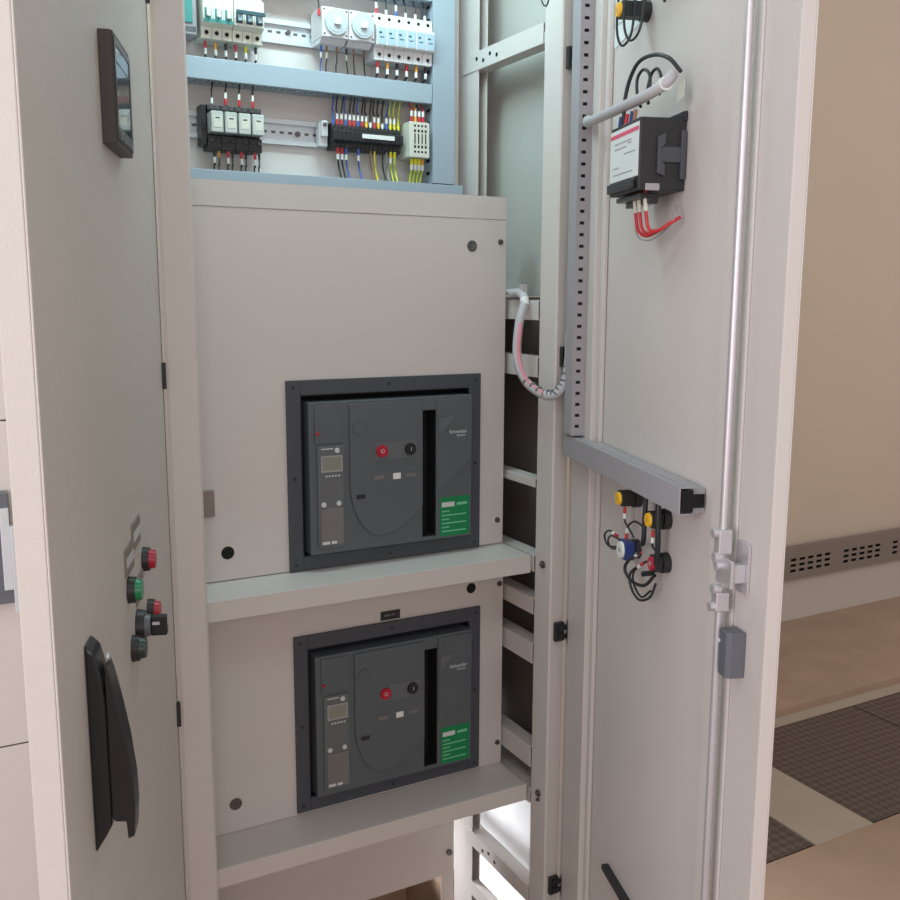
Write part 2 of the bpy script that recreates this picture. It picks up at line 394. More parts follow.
lb = MB().prism([(0.724, -0.0005), (0.724, -0.020), (0.729, -0.026), (0.747, -0.026), (0.752, -0.021), (0.752, -0.0005)], 'z', 1.112, 1.173).build('lock_case', M['lockgrey'], door, 0.001, label='dark grey lock case')
MB().cyl((0.7295, -0.0262, 1.157), (0.7295, -0.0275, 1.157), 0.0028, n=12).build('screw', M['inkl'], lb)
# black stay bar low on the door
MB().box(0.245, 0.62, 0.004, 0.0175, 0.520, 0.530).build('stay_bar', M['black'], door, label='black bar low on the inner face')
# gasket line
MB().box(0.7125, 0.7150, 0.0030, 0.0172, D0 + .01, D1 - .01).build('gasket', M['lockgrey'], door)

def on_door(name, label, cat, u, y, z, group=None, left=False):
    H, a = (HL, RL) if left else (HR, RR)
    m = Matrix.Rotation(a, 3, 'Z'); p = m @ Vector((u, y, 0))
    return thing(name, label, cat, (H.x + p.x, H.y + p.y, z), a, group)

# vertical slotted duct on the door (coords relative to its own origin)
def fingers_duct(t, L, vertical, wd, dp, m, pitch=0.031, open_end=False):
    """duct running along +x (or +z) ; front towards -y ; depth dp ; width wd"""
    def B(mb, a0, a1, b0, b1, c0, c1):   # a: along, b: across, c: depth
        if vertical: mb.box(b0, b1, c0, c1, a0, a1)
        else: mb.box(a0, a1, c0, c1, b0, b1)
    body = MB(); B(body, 0, L, 0, wd, -.0015, 0)
    for b0, b1 in ((0, .0015), (wd - .0015, wd)):
        B(body, 0, L, b0, b1, -dp * .40, -.0015)
        B(body, 0, L, b0, b1, -dp + .001, -dp * .74)
        a = 0
        while a < L - .001:
            B(body, a, min(a + pitch * .72, L), b0, b1, -dp * .74, -dp * .40); a += pitch
    body.build('slotted_base', m, t)
    cv = MB(); B(cv, 0, L, -.001, wd + .001, -dp - .001, -dp + .001)
    cv.build('duct_cover', m, t, 0.0008)
    inn = MB(); B(inn, .002, L - .002, .008, wd - .008, -dp * .7, -.002); inn.build('black_core', M['black'], t)  # solid black block fills the duct behind its slots
t = on_door('wire_duct', 'vertical grey slotted wire duct on the opened door beside its hinges', 'wire duct', 0.048, -0.0012, 1.335)
fingers_duct(t, 1.17, True, 0.044, 0.026, M['duct2'], 0.0212)
t = on_door('wire_duct', 'horizontal grey wire duct across the opened door above the buttons', 'wire duct', 0.030, -0.0012, 1.291)
# sits on the recessed panel but spans the stiffener
fingers_duct(t, 0.555, False, 0.040, 0.022, M['duct2'], 0.016)
MB().box(0.118, 0.552, 0, 0.0175, 0.002, 0.038).build('duct_packer', M['duct2'], t)
MB().box(0.5552, 0.5556, -0.020, -0.002, 0.004, 0.036).box(0.5552, 0.5556, -0.002, 0.015, 0.010, 0.030).build('open_end', M['hole'], t)

# ------------------------------------------------------------------ left neighbour cabinet
nb = thing('switchgear_cabinet', 'left neighbouring grey cabinet whose door with black meter and swing handle stands open', 'cabinet', (-0.08, 1.57, 0))
ON = (-0.08, 1.57, 0)
HL = Vector((0.3225, 1.568, 0)); AL = 18.5; RL = -R(90 + AL)
mb = MB()
mb.box(0.0, 0.79, -0.0022, 0.0, D0, D1).box(0.788, 0.79, -0.026, -0.0022, D0, D1).box(0.0, 0.002, -0.020, -0.0022, D0, D1)
mb.box(0.74, 0.788, -0.026, -0.024, D0, D1)
ndoor = mb.build('door', M['paint_rough'], nb, 0.0012); ndoor.location = HL - Vector(ON); ndoor.rotation_euler = (0, 0, RL)
for z in (1.472, 0.898, 2.055, 0.35):
    MB().box(0.312, 0.3262, 1.558, 1.567, z - .021, z + .021).build('hinge', M['black'], nb, off=ON)
# inner compartment fronts
def nbp(mb, name, m, b=0.001, label=None): return mb.build(name, m, nb, b, off=ON, label=label)
zs = [0.06, 0.8215, 1.3925, 2.0, 2.56]
for i in range(4): nbp(MB().box(-0.60, 0.305, 1.74, 1.745, zs[i] + .0015, zs[i + 1] - .0015), 'compartment_front', M['paint'])
nbp(MB().box(-0.60, 0.305, 1.747, 1.75, 0.05, 2.57), 'backing_sheet', M['lockgrey'])
nbp(MB().box(-0.60, -0.56, 1.57, 1.64, 0, ZT), 'front_post', M['paint'])
nbp(MB().box(-0.66, -0.655, 1.6, 2.4, 0, ZT), 'side_sheet', M['paint'])
bx = nbp(MB().box(0.0, 0.094, 1.715, 1.7398, 1.085, 1.275), 'slide_handle', M['lockgrey'], 0.002, 'dark grey recessed slide handle')
MB().box(0.078, 0.092, 1.708, 1.7145, 1.11, 1.25).box(0.092, 0.100, 1.700, 1.7145, 1.07, 1.22).build('chrome_edge', M['galv'], bx, 0.001, off=ON)
MB().box(0.06, 0.068, 1.7142, 1.7148, 1.10, 1.268).build('groove', M['black'], bx, off=ON)

# door mounted meter
t = on_door('panel_meter', 'square black panel meter with glass display on the left door', 'meter', 0.379, 0.0, 1.826, left=True)
h = 0.0605
MB().prism([(-.060, 0), (.060, 0), (.060, .013), (.056, .0155), (-.056, .0155), (-.060, .013)], 'z', -h, h).build('housing', M['meter'], t, 0.0008)
MB().ring(-.055, .055, -.055, .055, -.049, .049, -.040, .048, .0155, .0168).build('bezel', M['black_gloss'], t)
MB().box(-.049, .049, .0155, .0160, -.040, .048).build('screen', M['glass'], t)
MB().box(-.047, .047, .0160, .0163, .030, .0315).build('title_line', M['lockgrey'], t)
for i in range(4): MB().box(-.044 + i * .023, -.026 + i * .023, .0168, .0180, -.053, -.045).build('key', M['lockgrey'], t)

# door buttons
def lamp(label, u, z, lens, cat='indicator light', name='indicator_light', grp=None):
    t = on_door(name, label, cat, u, 0, z, left=True, group=grp)
    MB().cyl((0, 0, 0), (0, .009, 0), 0.0165, 0.0155, 28).build('bezel_ring', M['black'], t)
    MB().cyl((0, .009, 0), (0, .0165, 0), 0.0135, 0.0120, 28).build('lens', M[lens], t)
    return t
lamp('round red indicator, the upper red one on the left door', 0.297, 1.250, 'red')
lamp('round bright green push button on the left door beside metal nameplates', 0.421, 1.246, 'green', 'push button', 'push_button')
lamp('round red push button, lower and partly behind the black selector knob', 0.272, 1.170, 'red', 'push button', 'push_button')
lamp('round dark green unlit button just below the selector switch', 0.414, 1.169, 'dgreen', 'indicator light')
t = on_door('selector_switch', 'black selector switch with projecting knob between the door buttons', 'switch', 0.368, 0, 1.182, left=True)
MB().cyl((0, 0, 0), (0, .010, 0), 0.0215, 0.0195, 28).build('mounting_ring', M['black'], t)
MB().cyl((0, .010, 0), (0, .017, 0), 0.015, 0.013, 24).build('collar', M['lockgrey'], t)
k = MB().box(-.006, .006, .017, .037, -.013, .013).build('knob', M['black'], t, 0.002)
MB().box(-.001, .001, .0371, .0373, 0, .011).box(.006, .0063, .019, .028, .002, .006).build('pointer_mark', M['inkl'], k)
for u, z in ((0.412, 1.283), (0.352, 1.300), (0.345, 1.226)):
    nm = {0.412: 'left one above the green button', 0.352: 'topmost one left of the red indicator', 0.345: 'one above the selector switch'}[u]
    t = on_door('nameplate', 'small metal nameplate on the left door, the ' + nm, 'label plate', u, 0, z, left=True)
    MB().box(-.030, .030, 0, .0025, -.017, .017).build('plate', M['tray'], t, 0.0005)
    MB().box(-.026, .026, .0025, .0029, -.006, .006).build('insert', M['galv'], t)

# swing handle on left door : side profile (height z, depth y), extruded over width
t = on_door('swing_handle', 'long black swing handle with curved grip low on the left door', 'handle', 0.668, 0, 1.17, left=True)
bp_ = [(-.110, 0), (-.094, .010), (-.082, .0165), (.040, .0165), (.072, .0145), (.095, .009), (.104, 0)]
MB().prism([(y, z) for z, y in bp_], 'x', -.017, .017).build('base_plate', M['black_gloss'], t, 0.003)
gp = [(-.098, .0305), (-.096, .0365), (-.070, .0385), (-.040, .0380), (0, .0340), (.040, .0275), (.070, .0215), (.080, .0185), (.080, .0168), (-.074, .0168), (-.079, .0195), (-.080, .0295)]
MB().prism([(y, z) for z, y in gp], 'x', -.014, .014).build('grip', M['black_gloss'], t, 0.002)
MB().cyl((-.004, .017, .084), (-.004, .019, .084), 0.004, n=14).build('lock_cylinder', M['galv'], t)

# ================================================================== air circuit breakers
def breaker(label, dx, dz):
    o = Vector((0.797 + dx, 1.735, 1.065 + dz))
    t = thing('air_circuit_breaker', label, 'circuit breaker', o)
    OO = (0.797, 1.735, 1.065)
    def P(mb, name, m, bev=0.0, par=None, label=None): return mb.build(name, M[m], par or t, bev, off=OO, label=label)
    bz = P(MB().ring(.584, 1.010, 1.065, 1.440, .612, .982, 1.094, 1.411, 1.733, 1.7395), 'bezel', 'bezel', 0.001)
    P(MB().ring(.6122, .9818, 1.0942, 1.4108, .6135, .9805, 1.0955, 1.4095, 1.7335, 1.80), 'opening_liner', 'hole')
    sc_ = MB()
    for x, z in ((.597, 1.427), (.797, 1.427), (.997, 1.427), (.597, 1.25), (.997, 1.25), (.597, 1.078), (.797, 1.078), (.997, 1.078)):
        sc_ = MB().cyl((x, 1.733, z), (x, 1.7318, z), .0032, n=12); P(sc_, 'screw', 'black', par=bz)
    P(MB().box(.6135, .9805, 1.798, 1.80, 1.0955, 1.4095), 'back_wall', 'hole')
    # housing, with the racking slot as a real recess
    Y0, Y1 = 1.716, 1.797
    P(MB().box(.621, .864, Y0, Y1, 1.099, 1.398).box(.864, .895, Y0, Y1, 1.371, 1.398).box(.864, .895, Y0, Y1, 1.099, 1.108)
      .box(.864, .895, Y0 + .05, Y1, 1.108, 1.371).box(.895, .979, Y0, Y1, 1.099, 1.398), 'housing', 'acb', 0.0015)
    P(MB().box(.8642, .8948, Y0 + .042, Y0 + .0498, 1.1085, 1.3705).box(.8641, .8648, Y0 + .001, Y0 + .042, 1.1085, 1.3705).box(.8942, .8949, Y0 + .001, Y0 + .042, 1.1085, 1.3705).box(.8648, .8942, Y0 + .001, Y0 + .042, 1.1081, 1.1088).box(.8648, .8942, Y0 + .001, Y0 + .042, 1.3702, 1.3709), 'slot_lining', 'hole')
    # upper left cover plate and trip unit
    P(MB().box(.632, .690, Y0 - .0030, Y0 - .0001, 1.318, 1.392), 'cover_plate', 'acb', 0.001)
    P(MB().cyl((.637, Y0 - .0031, 1.338), (.637, Y0 - .0055, 1.338), .0036, .003, 14), 'alarm_light', 'red')
    tu = P(MB().box(.636, .690, Y0 - .0040, Y0 - .0001, 1.112, 1.313), 'trip_unit', 'acb2', 0.001)
    P(MB().ring(.643, .687, 1.262, 1.294, .6455, .6845, 1.265, 1.2915, Y0 - .0052, Y0 - .0040), 'screen_frame', 'duct2', par=tu)
    P(MB().box(.6455, .6845, Y0 - .0046, Y0 - .0040, 1.265, 1.2915), 'screen', 'screenlcd', par=tu)
    P(MB().box(.644, .668, Y0 - .0043, Y0 - .0040, 1.3065, 1.3085), 'title', 'inkl', par=tu)
    kk = MB()
    for i in range(5): kk.box(.652 + i * .0065, .656 + i * .0065, Y0 - .0044, Y0 - .0040, 1.2525, 1.2555)
    P(kk, 'key_marks', 'inkl', par=tu)
    kk = MB()
    for i in range(5): kk.box(.662 + i * .005, .6632 + i * .005, Y0 - .0043, Y0 - .0040, 1.214, 1.247)
    for z in (1.24, 1.222): kk.box(.644, .655, Y0 - .0043, Y0 - .0040, z, z + .0022)
    P(kk, 'scale_marks', 'clearcover', par=tu)
    for x, z in ((.6765, 1.3035), (.6475, 1.198), (.6790, 1.1985)):
        P(MB().cyl((x, Y0 - .004, z), (x, Y0 - .0062, z), .0052, .0045, 18), 'knob', 'inkl', par=tu)
    P(MB().box(.641, .688, Y0 - .0058, Y0 - .0041, 1.117, 1.190), 'clear_cover', 'clearcover', 0.001, par=tu)
    P(MB().box(.643, .658, Y0 - .0062, Y0 - .0058, 1.119, 1.1245).box(.662, .673, Y0 - .0062, Y0 - .0058, 1.119, 1.1245), 'markings', 'inkl', par=tu)
    # main escutcheon : flat top, curved lower left edge
    arc = [(.7035, 1.392), (.7035, 1.235)]
    for i in range(1, 11):
        a = math.pi + (math.pi * .5) * i / 10
        arc.append((.772 + .0685 * math.cos(a), 1.235 + .112 * math.sin(a)))
    arc += [(.800, 1.128), (.830, 1.146), (.8625, 1.174), (.8625, 1.392)]
    fe = P(MB().prism(arc, 'y', Y0 - .0045, Y0 - .0001), 'front_plate', 'acb', 0.0012)
    Yf = Y0 - .0045
    P(MB().cyl((.724, Yf, 1.343), (.724, Yf - .0008, 1.343), .0145, n=30), 'round_mark', 'bezel', par=fe)
    P(MB().cyl((.724, Yf - .0008, 1.343), (.724, Yf - .0012, 1.343), .0132, n=30), 'round_mark', 'acb', par=fe)
    P(MB().box(.757, .850, Yf - .0008, Yf, 1.278, 1.312), 'button_plaque', 'acb2', 0.0004, par=fe)
    rb = P(MB().cyl((.771, Yf - .0008, 1.2955), (.771, Yf - .006, 1.2955), .0125, .0115, 26), 'red_push_button', 'red', par=fe)
    kb = P(MB().cyl((.8335, Yf - .0008, 1.2955), (.8335, Yf - .006, 1.2955), .0125, .0115, 26), 'black_push_button', 'black_gloss', par=fe)
    rot = (R(90), 0, 0)
    text_mesh('O', .011, M['inkl'], fe, (.771 - .797, Yf - .0064 - 1.735, 1.2955 - 1.065), rot, 'letter')
    text_mesh('I', .011, M['inkl'], fe, (.8335 - .797, Yf - .0064 - 1.735, 1.2955 - 1.065), rot, 'letter')
    P(MB().box(.754, .776, Yf - .0008, Yf, 1.2385, 1.2475), 'indicator_flag', 'clearcover', par=fe)
    P(MB().box(.7955, .812, Yf - .0012, Yf, 1.2365, 1.2485), 'indicator_flag', 'white', par=fe, label='white state flag')
    P(MB().box(.824, .846, Yf - .0008, Yf, 1.2385, 1.2465), 'indicator_flag', 'clearcover', par=fe)
    P(MB().box(.716, .735, Yf - .0006, Yf, 1.203, 1.2115), 'counter_window', 'black', par=fe)
    # right hand block
    rp = P(MB().prism([(.897, 1.392), (.897, 1.205), (.905, 1.203), (.9775, 1.262), (.9775, 1.392)], 'y', Y0 - .003, Y0 - .0001), 'side_plate', 'acb', 0.001)
    P(MB().prism([(.900, 1.322), (.905, 1.322), (.932, 1.352), (.930, 1.356), (.900, 1.350)], 'y', Y0 - .005, Y0 - .003), 'grip_ridge', 'acb2', 0.0008, par=rp)
    text_mesh('Schneider', .0105, M['inkl'], rp, (.945 - .797, Y0 - .0032 - 1.735, 1.3235 - 1.065), rot, 'lettering')
    text_mesh('Electric', .0068, M['inkl'], rp, (.952 - .797, Y0 - .0032 - 1.735, 1.3155 - 1.065), rot, 'lettering')
    gl = P(MB().box(.904, .974, Y0 - .0008, Y0 - .0001, 1.104, 1.187), 'green_label', 'glabel')
    P(MB().box(.908, .938, Y0 - .0011, Y0 - .0008, 1.166, 1.176), 'heading', 'inkl', par=gl)
    lm = MB().box(.944, .968, Y0 - .0011, Y0 - .0008, 1.168, 1.1735)
    for i in range(6): lm.box(.908, .908 + (.018 if i % 2 else .058), Y0 - .0010, Y0 - .0008, 1.113 + i * .0085, 1.1155 + i * .0085)
    P(lm, 'small_print', 'glabel2', par=gl)
    return t
breaker('upper dark grey air circuit breaker in its black bezel above the middle shelf', 0, 0)
breaker('lower dark grey air circuit breaker in its black bezel below the middle shelf', .004, -.509)
t = thing('nameplate', 'small black label on top of the lower breaker bezel', 'label plate', (.800, 1.7395, .943))
MB().box(-.022, .022, -.002, 0, -.009, .010).build('plate', M['black'], t, 0.0005)
MB().box(-.014, -.001, -.0023, -.002, -.001, .003).box(.002, .010, -.0023, -.002, 0, .003).build('marking', M['clearcover'], t)

# ================================================================== instrument compartment
def duct_thing(label, x, z, L, vertical, wd, dp, y=1.9695, pitch=0.0125):
    t = thing('wire_duct', label, 'wire duct', (x, y, z))
    fingers_duct(t, L, vertical, wd, dp, M['duct'], pitch)
    return t
duct_thing('horizontal blue-grey wire duct between the two rows of devices', .385, 2.0085, .600, False, .038, .0595)
duct_thing('vertical blue-grey wire duct at the right of the devices', .9875, 1.8425, .71, True, .052, .0595, pitch=.0265)
duct_thing('lowest horizontal blue-grey wire duct just above the cover panel', .385, 1.790, .676, False, .050, .0595)
duct_thing('topmost wire duct at the upper edge of the view', .385, 2.216, .600, False, .045, .0595)

def rail(label, x, z, L, hgt):
    t = thing('din_rail', label, 'mounting rail', (x, 1.9695, z))
    mb = MB().box(0, L, -.0012, 0, -hgt / 2 + .008, hgt / 2 - .008)
    mb.box(0, L, -.0075, -.0012, -hgt / 2 + .008, -hgt / 2 + .0092).box(0, L, -.0075, -.0012, hgt / 2 - .0092, hgt / 2 - .008)
    mb.box(0, L, -.0087, -.0075, -hgt / 2, -hgt / 2 + .0092).box(0, L, -.0087, -.0075, hgt / 2 - .0092, hgt / 2)
    r = mb.build('rail', M['galv'], t)
    sl = MB()
    a = .01
    while a < L - .02: sl.box(a, a + .009, -.0016, -.0012, -.0025, .0025); a += .018
    sl.build('slot', M['steel_dark'], t)['kind'] = 'stuff'
    return t
rail('upper galvanised mounting rail behind the breakers and timers', .47, 2.126, .515, .046)
rail('lower galvanised mounting rail behind the relays and terminal blocks', .40, 1.931, .580, .050)
t = thing('rail_screw', 'cross-head screw on the upper mounting rail', 'screw', (.715 - .03, 1.9675, 2.128))
MB().cyl((0, 0, 0), (0, -.003, 0), .0045, n=14).build('head', M['steel_dark'], t)
t = thing('rail_screw', 'screw on the lower mounting rail between relays and terminals', 'screw', (.700, 1.9675, 1.930))
MB().cyl((0, 0, 0), (0, -.003, 0), .0055, n=14).build('head', M['steel_dark'], t)

# miniature circuit breakers: three narrow poles each
def mcb(label, x, z, handle, tie):
    t = thing('miniature_circuit_breaker', label, 'circuit breaker', (x + .004, 1.960, z + .007))
    W = .0585
    prof = [(0, -.047), (-.050, -.047), (-.052, -.026), (-.0665, -.020), (-.0665, .028), (-.050, .034), (-.050, .056), (0, .056)]
    MB().prism(prof, 'x', 0, W).build('body', M['ivory'], t, 0.0008)
    for i in range(3):
        cx = .00975 + i * .0195
        MB().box(cx - .0063, cx + .0063, -.0674, -.0665, -.016, .004).build('toggle_window', M[handle], t)
        MB().box(cx - .0035, cx + .0035, -.0740, -.0674, -.012, .002).build('toggle', M['white' if not tie else 'lblue'], t, 0.001)
        MB().cyl((cx, -.0505, -.036), (cx, -.0522, -.036), .0040, n=14).build('terminal_screw', M['hole'], t)
    lines = MB()
    for i in (1, 2): lines.box(i * .0195 - .0004, i * .0195 + .0004, -.0670, -.0664, -.020, .028).box(i * .0195 - .0004, i * .0195 + .0004, -.0527, -.0505, -.048, -.026)
    lines.build('pole_joint', M['duct2'], t)
    if tie: MB().box(.001, W - .001, -.0790, -.0760, -.002, .006).build('handle_tie', M[handle], t, 0.001)
    else: MB().box(.001, W - .001, -.0685, -.0674, -.021, -.015).build('marking_strip', M[handle], t)
    return t
mcb('ivory three-pole miniature breaker with teal toggles, beside the left post', .4885, 2.122, 'teal', False)
mcb('ivory three-pole miniature breaker with dark tied toggles, right of the teal one', .5485, 2.122, 'tealdark', True)
t = thing('auxiliary_block', 'grey-green device block half hidden behind the left post', 'control device', (.455, 1.960, 2.126))
MB().box(0, .030, -.050, 0, -.040, .050).build('body', M['duct2'], t, 0.001)
MB().box(.006, .022, -.053, -.050, -.020, .022).build('front_plate', M['teal'], t, 0.001)
MB().box(.002, .028, -.0505, -.050, -.036, -.026).build('terminal_cover', M['lockgrey'], t)

# timers
def timer(label, x, grp=None):
    t = thing('timer_switch', label, 'timer', (x, 1.960, 2.138), group=grp)
    MB().box(0, .0555, -.066, 0, -.0265, .030).build('body', M['pinkwhite'], t, 0.0012)
    MB().prism([(0, -.0265), (-.056, -.0265), (-.045, -.036), (0, -.036)], 'x', .001, .0545).build('terminal_skirt', M['pinkwhite'], t, 0.0008)
    d = MB().cyl((.029, -.066, .003), (.029, -.071, .003), .0255, .0245, 40).build('dial', M['dialgrey'], t)
    ri = MB()
    for i in range(48):
        a0 = 2 * math.pi * i / 48; r0, r1 = .0225, .0252
        if i % 2: continue
        a1 = a0 + math.pi / 48
        ri.add([(.029 + r * math.cos(a), -.0713, .003 + r * math.sin(a)) for r, a in ((r0, a0), (r1 - .001, a0), (r1 - .001, a1), (r0, a1))] +
               [(.029 + r * math.cos(a), -.0709, .003 + r * math.sin(a)) for r, a in ((r0, a0), (r1 - .001, a0), (r1 - .001, a1), (r0, a1))],
               [(0, 1, 2, 3), (7, 6, 5, 4), (0, 4, 5, 1), (1, 5, 6, 2), (2, 6, 7, 3), (3, 7, 4, 0)])
    ri.build('dial_scale', M['duct2'], d)
    MB().cyl((.029, -.071, .003), (.029, -.072, .003), .0195, n=32).build('dial_disc', M['dialgrey'], d)
    k = MB().box(.0225, .0355, -.078, -.072, -.0035, .0095).build('knob', M['white'], t, 0.001)
    for x_, z_ in ((.004, -.021), (.0515, -.021), (.004, .025), (.0515, .025)):
        MB().cyl((x_, -.066, z_), (x_, -.0666, z_), .0022, n=10).build('screw', M['steel_dark'], t)
    return t
timer('grey timer with round white dial, left of the two', .7310)
timer('grey timer with round white dial, right of the two next to the fuse holders', .7885)

# fuse holder modules
def fuse(label, x):
    t = thing('fuse_holder', label, 'fuse holder', (x, 1.960, 2.128))
    W = .0222
    prof = [(0, -.045), (-.052, -.045), (-.054, -.022), (-.066, -.018), (-.066, .020), (-.056, .024), (-.054, .046), (0, .046)]
    MB().prism(prof, 'x', 0, W - .0004).build('body', M['pinkwhite'], t, 0.0008)
    MB().box(.003, W - .002, -.0668, -.066, -.016, .016).build('label', M['lblue'], t)
    MB().box(.006, .012, -.0671, -.0668, .004, .0075).box(.0075, .017, -.0671, -.0668, -.004, -.002).build('marking', M['ink'], t)
    for z in (.036, -.034): MB().cyl((.0115, -.0535, z), (.0115, -.0552, z), .0035, n=14).build('terminal_hole', M['hole'], t)
    return t
ords = ['first', 'second', 'third', 'fourth', 'fifth', 'sixth']
fh = None
for i in range(6):
    lab = 'pale fuse holder module, ' + ords[i] + ' of six counted from the timers' + (', next to the vertical duct' if i == 5 else '')
    if fh is None: fh = fuse(lab, .8485)
    else: dup(fh, (.8485 + i * .0225, 1.960, 2.128), lab)
    fh['group'] = 'row of six fuse holders'
for o in list(C.objects):
    if o.name.startswith('fuse_holder'): o['group'] = 'row of six fuse holders'

# relays
def relay(label, x):
    t = thing('relay', label, 'relay', (x, 1.960, 1.928), group='row of four relays')
    W = .0268
    b = MB().prism([(0, -.048), (-.040, -.048), (-.042, -.022), (-.030, -.020), (-.030, .024), (-.042, .026), (-.040, .036), (0, .036)], 'x', 0, W - .0006).build('socket', M['black'], t, 0.0008)
    for cx in (.007, .020):
        MB().cyl((cx, -.0405, -.030), (cx, -.0420, -.034), .0034, n=12).build('terminal_screw', M['steel_dark'], b)
        MB().cyl((cx, -.041, .031), (cx, -.0425, .031), .0032, n=12).build('terminal_screw', M['steel_dark'], b)
    MB().box(.0015, W - .002, -.064, -.0302, -.0180, .0210).build('relay_cube', M['clear'], t, 0.0015)
    MB().box(.006, W - .005, -.0647, -.064, -.009, .012).build('label', M['ivory'], t)
    MB().box(.009, W - .009, -.0650, -.0647, .007, .0095).build('marking', M['ink'], t)
    return t
rl = None; rn = ['leftmost', 'second from left', 'third from left', 'rightmost']
for i in range(4):
    lab = 'clear relay on black socket, ' + rn[i] + ' of the four on the lower rail'
    if rl is None: rl = relay(lab, .5010)
    else: dup(rl, (.5010 + i * .0270, 1.960, 1.928), lab)
t = thing('end_clamp', 'black end clamp at the left of the relay row', 'clamp', (.4905, 1.960, 1.928))
MB().box(0, .0095, -.036, 0, -.040, .036).build('body', M['black'], t, 0.001)
MB().box(.002, .007, -.039, -.036, -.010, .010).build('tab', M['black'], t, 0.001)

# terminal blocks
def term(label, x, earth=False):
    t = thing('terminal_block', label, 'terminal block', (x, 1.960, 1.927), group='row of black terminal blocks')
    W = .0093
    MB().prism([(0, -.026), (-.030, -.026), (-.034, -.012), (-.045, -.009), (-.045, .009), (-.034, .012), (-.030, .026), (0, .026)], 'x', 0, W - .0005).build('body', M['black'], t, 0.0005)
    for z in (.018, -.018): MB().cyl((.0047, -.031, z), (.0047, -.0345, z * .92), .0028, n=10).build('clamp_screw', M['steel_dark'], t)
    return t
tb = None
NT = 17
tn = ['first', 'second', 'third', 'fourth', 'fifth', 'sixth', 'seventh', 'eighth', 'ninth', 'tenth', 'eleventh', 'twelfth', 'thirteenth', 'fourteenth', 'fifteenth', 'sixteenth', 'seventeenth']
for i in range(NT):
    lab = 'narrow black terminal block, ' + tn[i] + ' from the left in the row'
    if tb is None: tb = term(lab, .7610)
    else: dup(tb, (.7610 + i * .0093, 1.960, 1.927), lab)
t = thing('marking_strip', 'white marking strip clipped across the black terminal blocks', 'label strip', (.8230, 1.914, 1.929))
MB().box(0, .0745, -.0015, 0, -.0045, .0045).build('strip', M['white'], t, 0.0004)
t = thing('end_clamp', 'silver end clamp at the left of the terminal blocks', 'clamp', (.738, 1.960, 1.930))
MB().box(0, .018, -.020, 0, -.024, .026).build('body', M['galv'], t, 0.001)
MB().box(.002, .016, -.028, -.020, -.005, .026).build('jaw', M['galv'], t, 0.001)
MB().cyl((.009, -.028, .018), (.009, -.032, .018), .004, n=12).build('screw', M['steel_dark'], t)
t = thing('distribution_block', 'cream distribution block with columns of square ports beside the vertical duct', 'terminal block', (.9275, 1.960, 1.930))
MB().box(0, .0475, -.058, 0, -.037, .036).build('body', M['ivory'], t, 0.0015)
for i in range(4):
    cx = .0125 + i * .0085
    hb = MB()
    for z, hh in ((.028, .0022), (.0175, .0028), (-.015, .0028), (-.0255, .0022)): hb.box(cx - .0022, cx + .0022, -.0585, -.058, z - hh, z + hh)
    hb.box(cx - .0013, cx + .0013, -.0585, -.058, -.009, .012)
    hb.build('port_column', M['hole'], t)

# ------------------------------------------------------------------ wires
def wire(label, pts, m, sleeve=None, marker=None, r=.0016, cat='wire', group=None, swap=False):
    """pts from terminal to duct; sleeve and marker sit on the first piece"""
    p0, p1 = Vector(pts[0]), Vector(pts[1])
    t = thing('wire', label, cat, p0, group=group)
    q = [Vector(p) - p0 for p in pts]
    MB().tube(q, r, 8, 5).build('insulation', M[m], t)
    d = (q[1] - q[0]).normalized()
    s0 = .001
    if sleeve:
        MB().cyl(d * s0, d * (s0 + .012), r * 1.9, r * 1.6, 10).build('ferrule_sleeve', M[sleeve], t); s0 += .012
    if marker:
        MB().cyl(d * s0, d * (s0 + .011), r * 1.7, n=10).build('marker_tube', M['white'], t)
    return t
YD = 1.922
def down(x, z0, z1, m, sl, mk, label, y0=1.912, r=.0016, dx=0):
    wire(label, [(x, y0, z0), (x + .001, y0 + .002, z0 - .026), (x + .002 + dx * .5, y0 + .010, (z0 + z1) / 2 - .004), (x + dx, YD + .008, z1)], m, sl, mk, r)
def upw(x, z0, z1, m, sl, mk, label, y0=1.915, r=.0016, dx=0):
    wire(label, [(x, y0, z0), (x + .0005, y0 + .001, z0 + .026), (x + dx * .6, y0 + .008, z0 + .034), (x + dx, YD + .010, z1)], m, sl, mk, r)
# below the miniature breakers
cols = [('redwire', 'red'), ('orange', 'orange'), ('kwire', 'black'), ('redwire', 'red'), ('ywire', 'yellow'), ('kwire', 'black')]
for i, (s, cn) in enumerate(cols):
    x = .4982 + i * .0198
    down(x + .004, 2.0800, 2.040, 'kwire', s, True, 'black wire with %s sleeve under the %s miniature breaker pole' % (cn, ['first', 'second', 'third', 'fourth', 'fifth', 'sixth'][i]), y0=1.922)
# below timers
for i, (dx, m, s, cn) in enumerate(((.008, 'bwire', 'bwire', 'blue'), (.020, 'kwire', 'brwire', 'brown'), (.042, 'kwire', 'brwire', 'brown'),)):
    down(.7310 + dx, 2.1015, 2.040, m, s, i != 2, 'thin %s-sleeved wire under the left timer, %s' % (cn, ['outermost', 'second', 'third'][i]), y0=1.925, r=.0013)
for i, (dx, m, s, cn) in enumerate(((.006, 'kwire', 'kwire', 'black'), (.022, 'kwire', 'brwire', 'brown'), (.045, 'kwire', 'brwire', 'brown'),)):
    down(.7885 + dx, 2.1015, 2.040, m, s, i == 0, 'thin %s-sleeved wire under the right timer, %s' % (cn, ['first', 'second', 'third'][i]), y0=1.925, r=.0013, dx=.006)
# red jumper by left timer top
upw(.726, 2.150, 2.22, 'kwire', 'redwire', False, 'wire with red sleeve rising beside the left timer', y0=1.90)
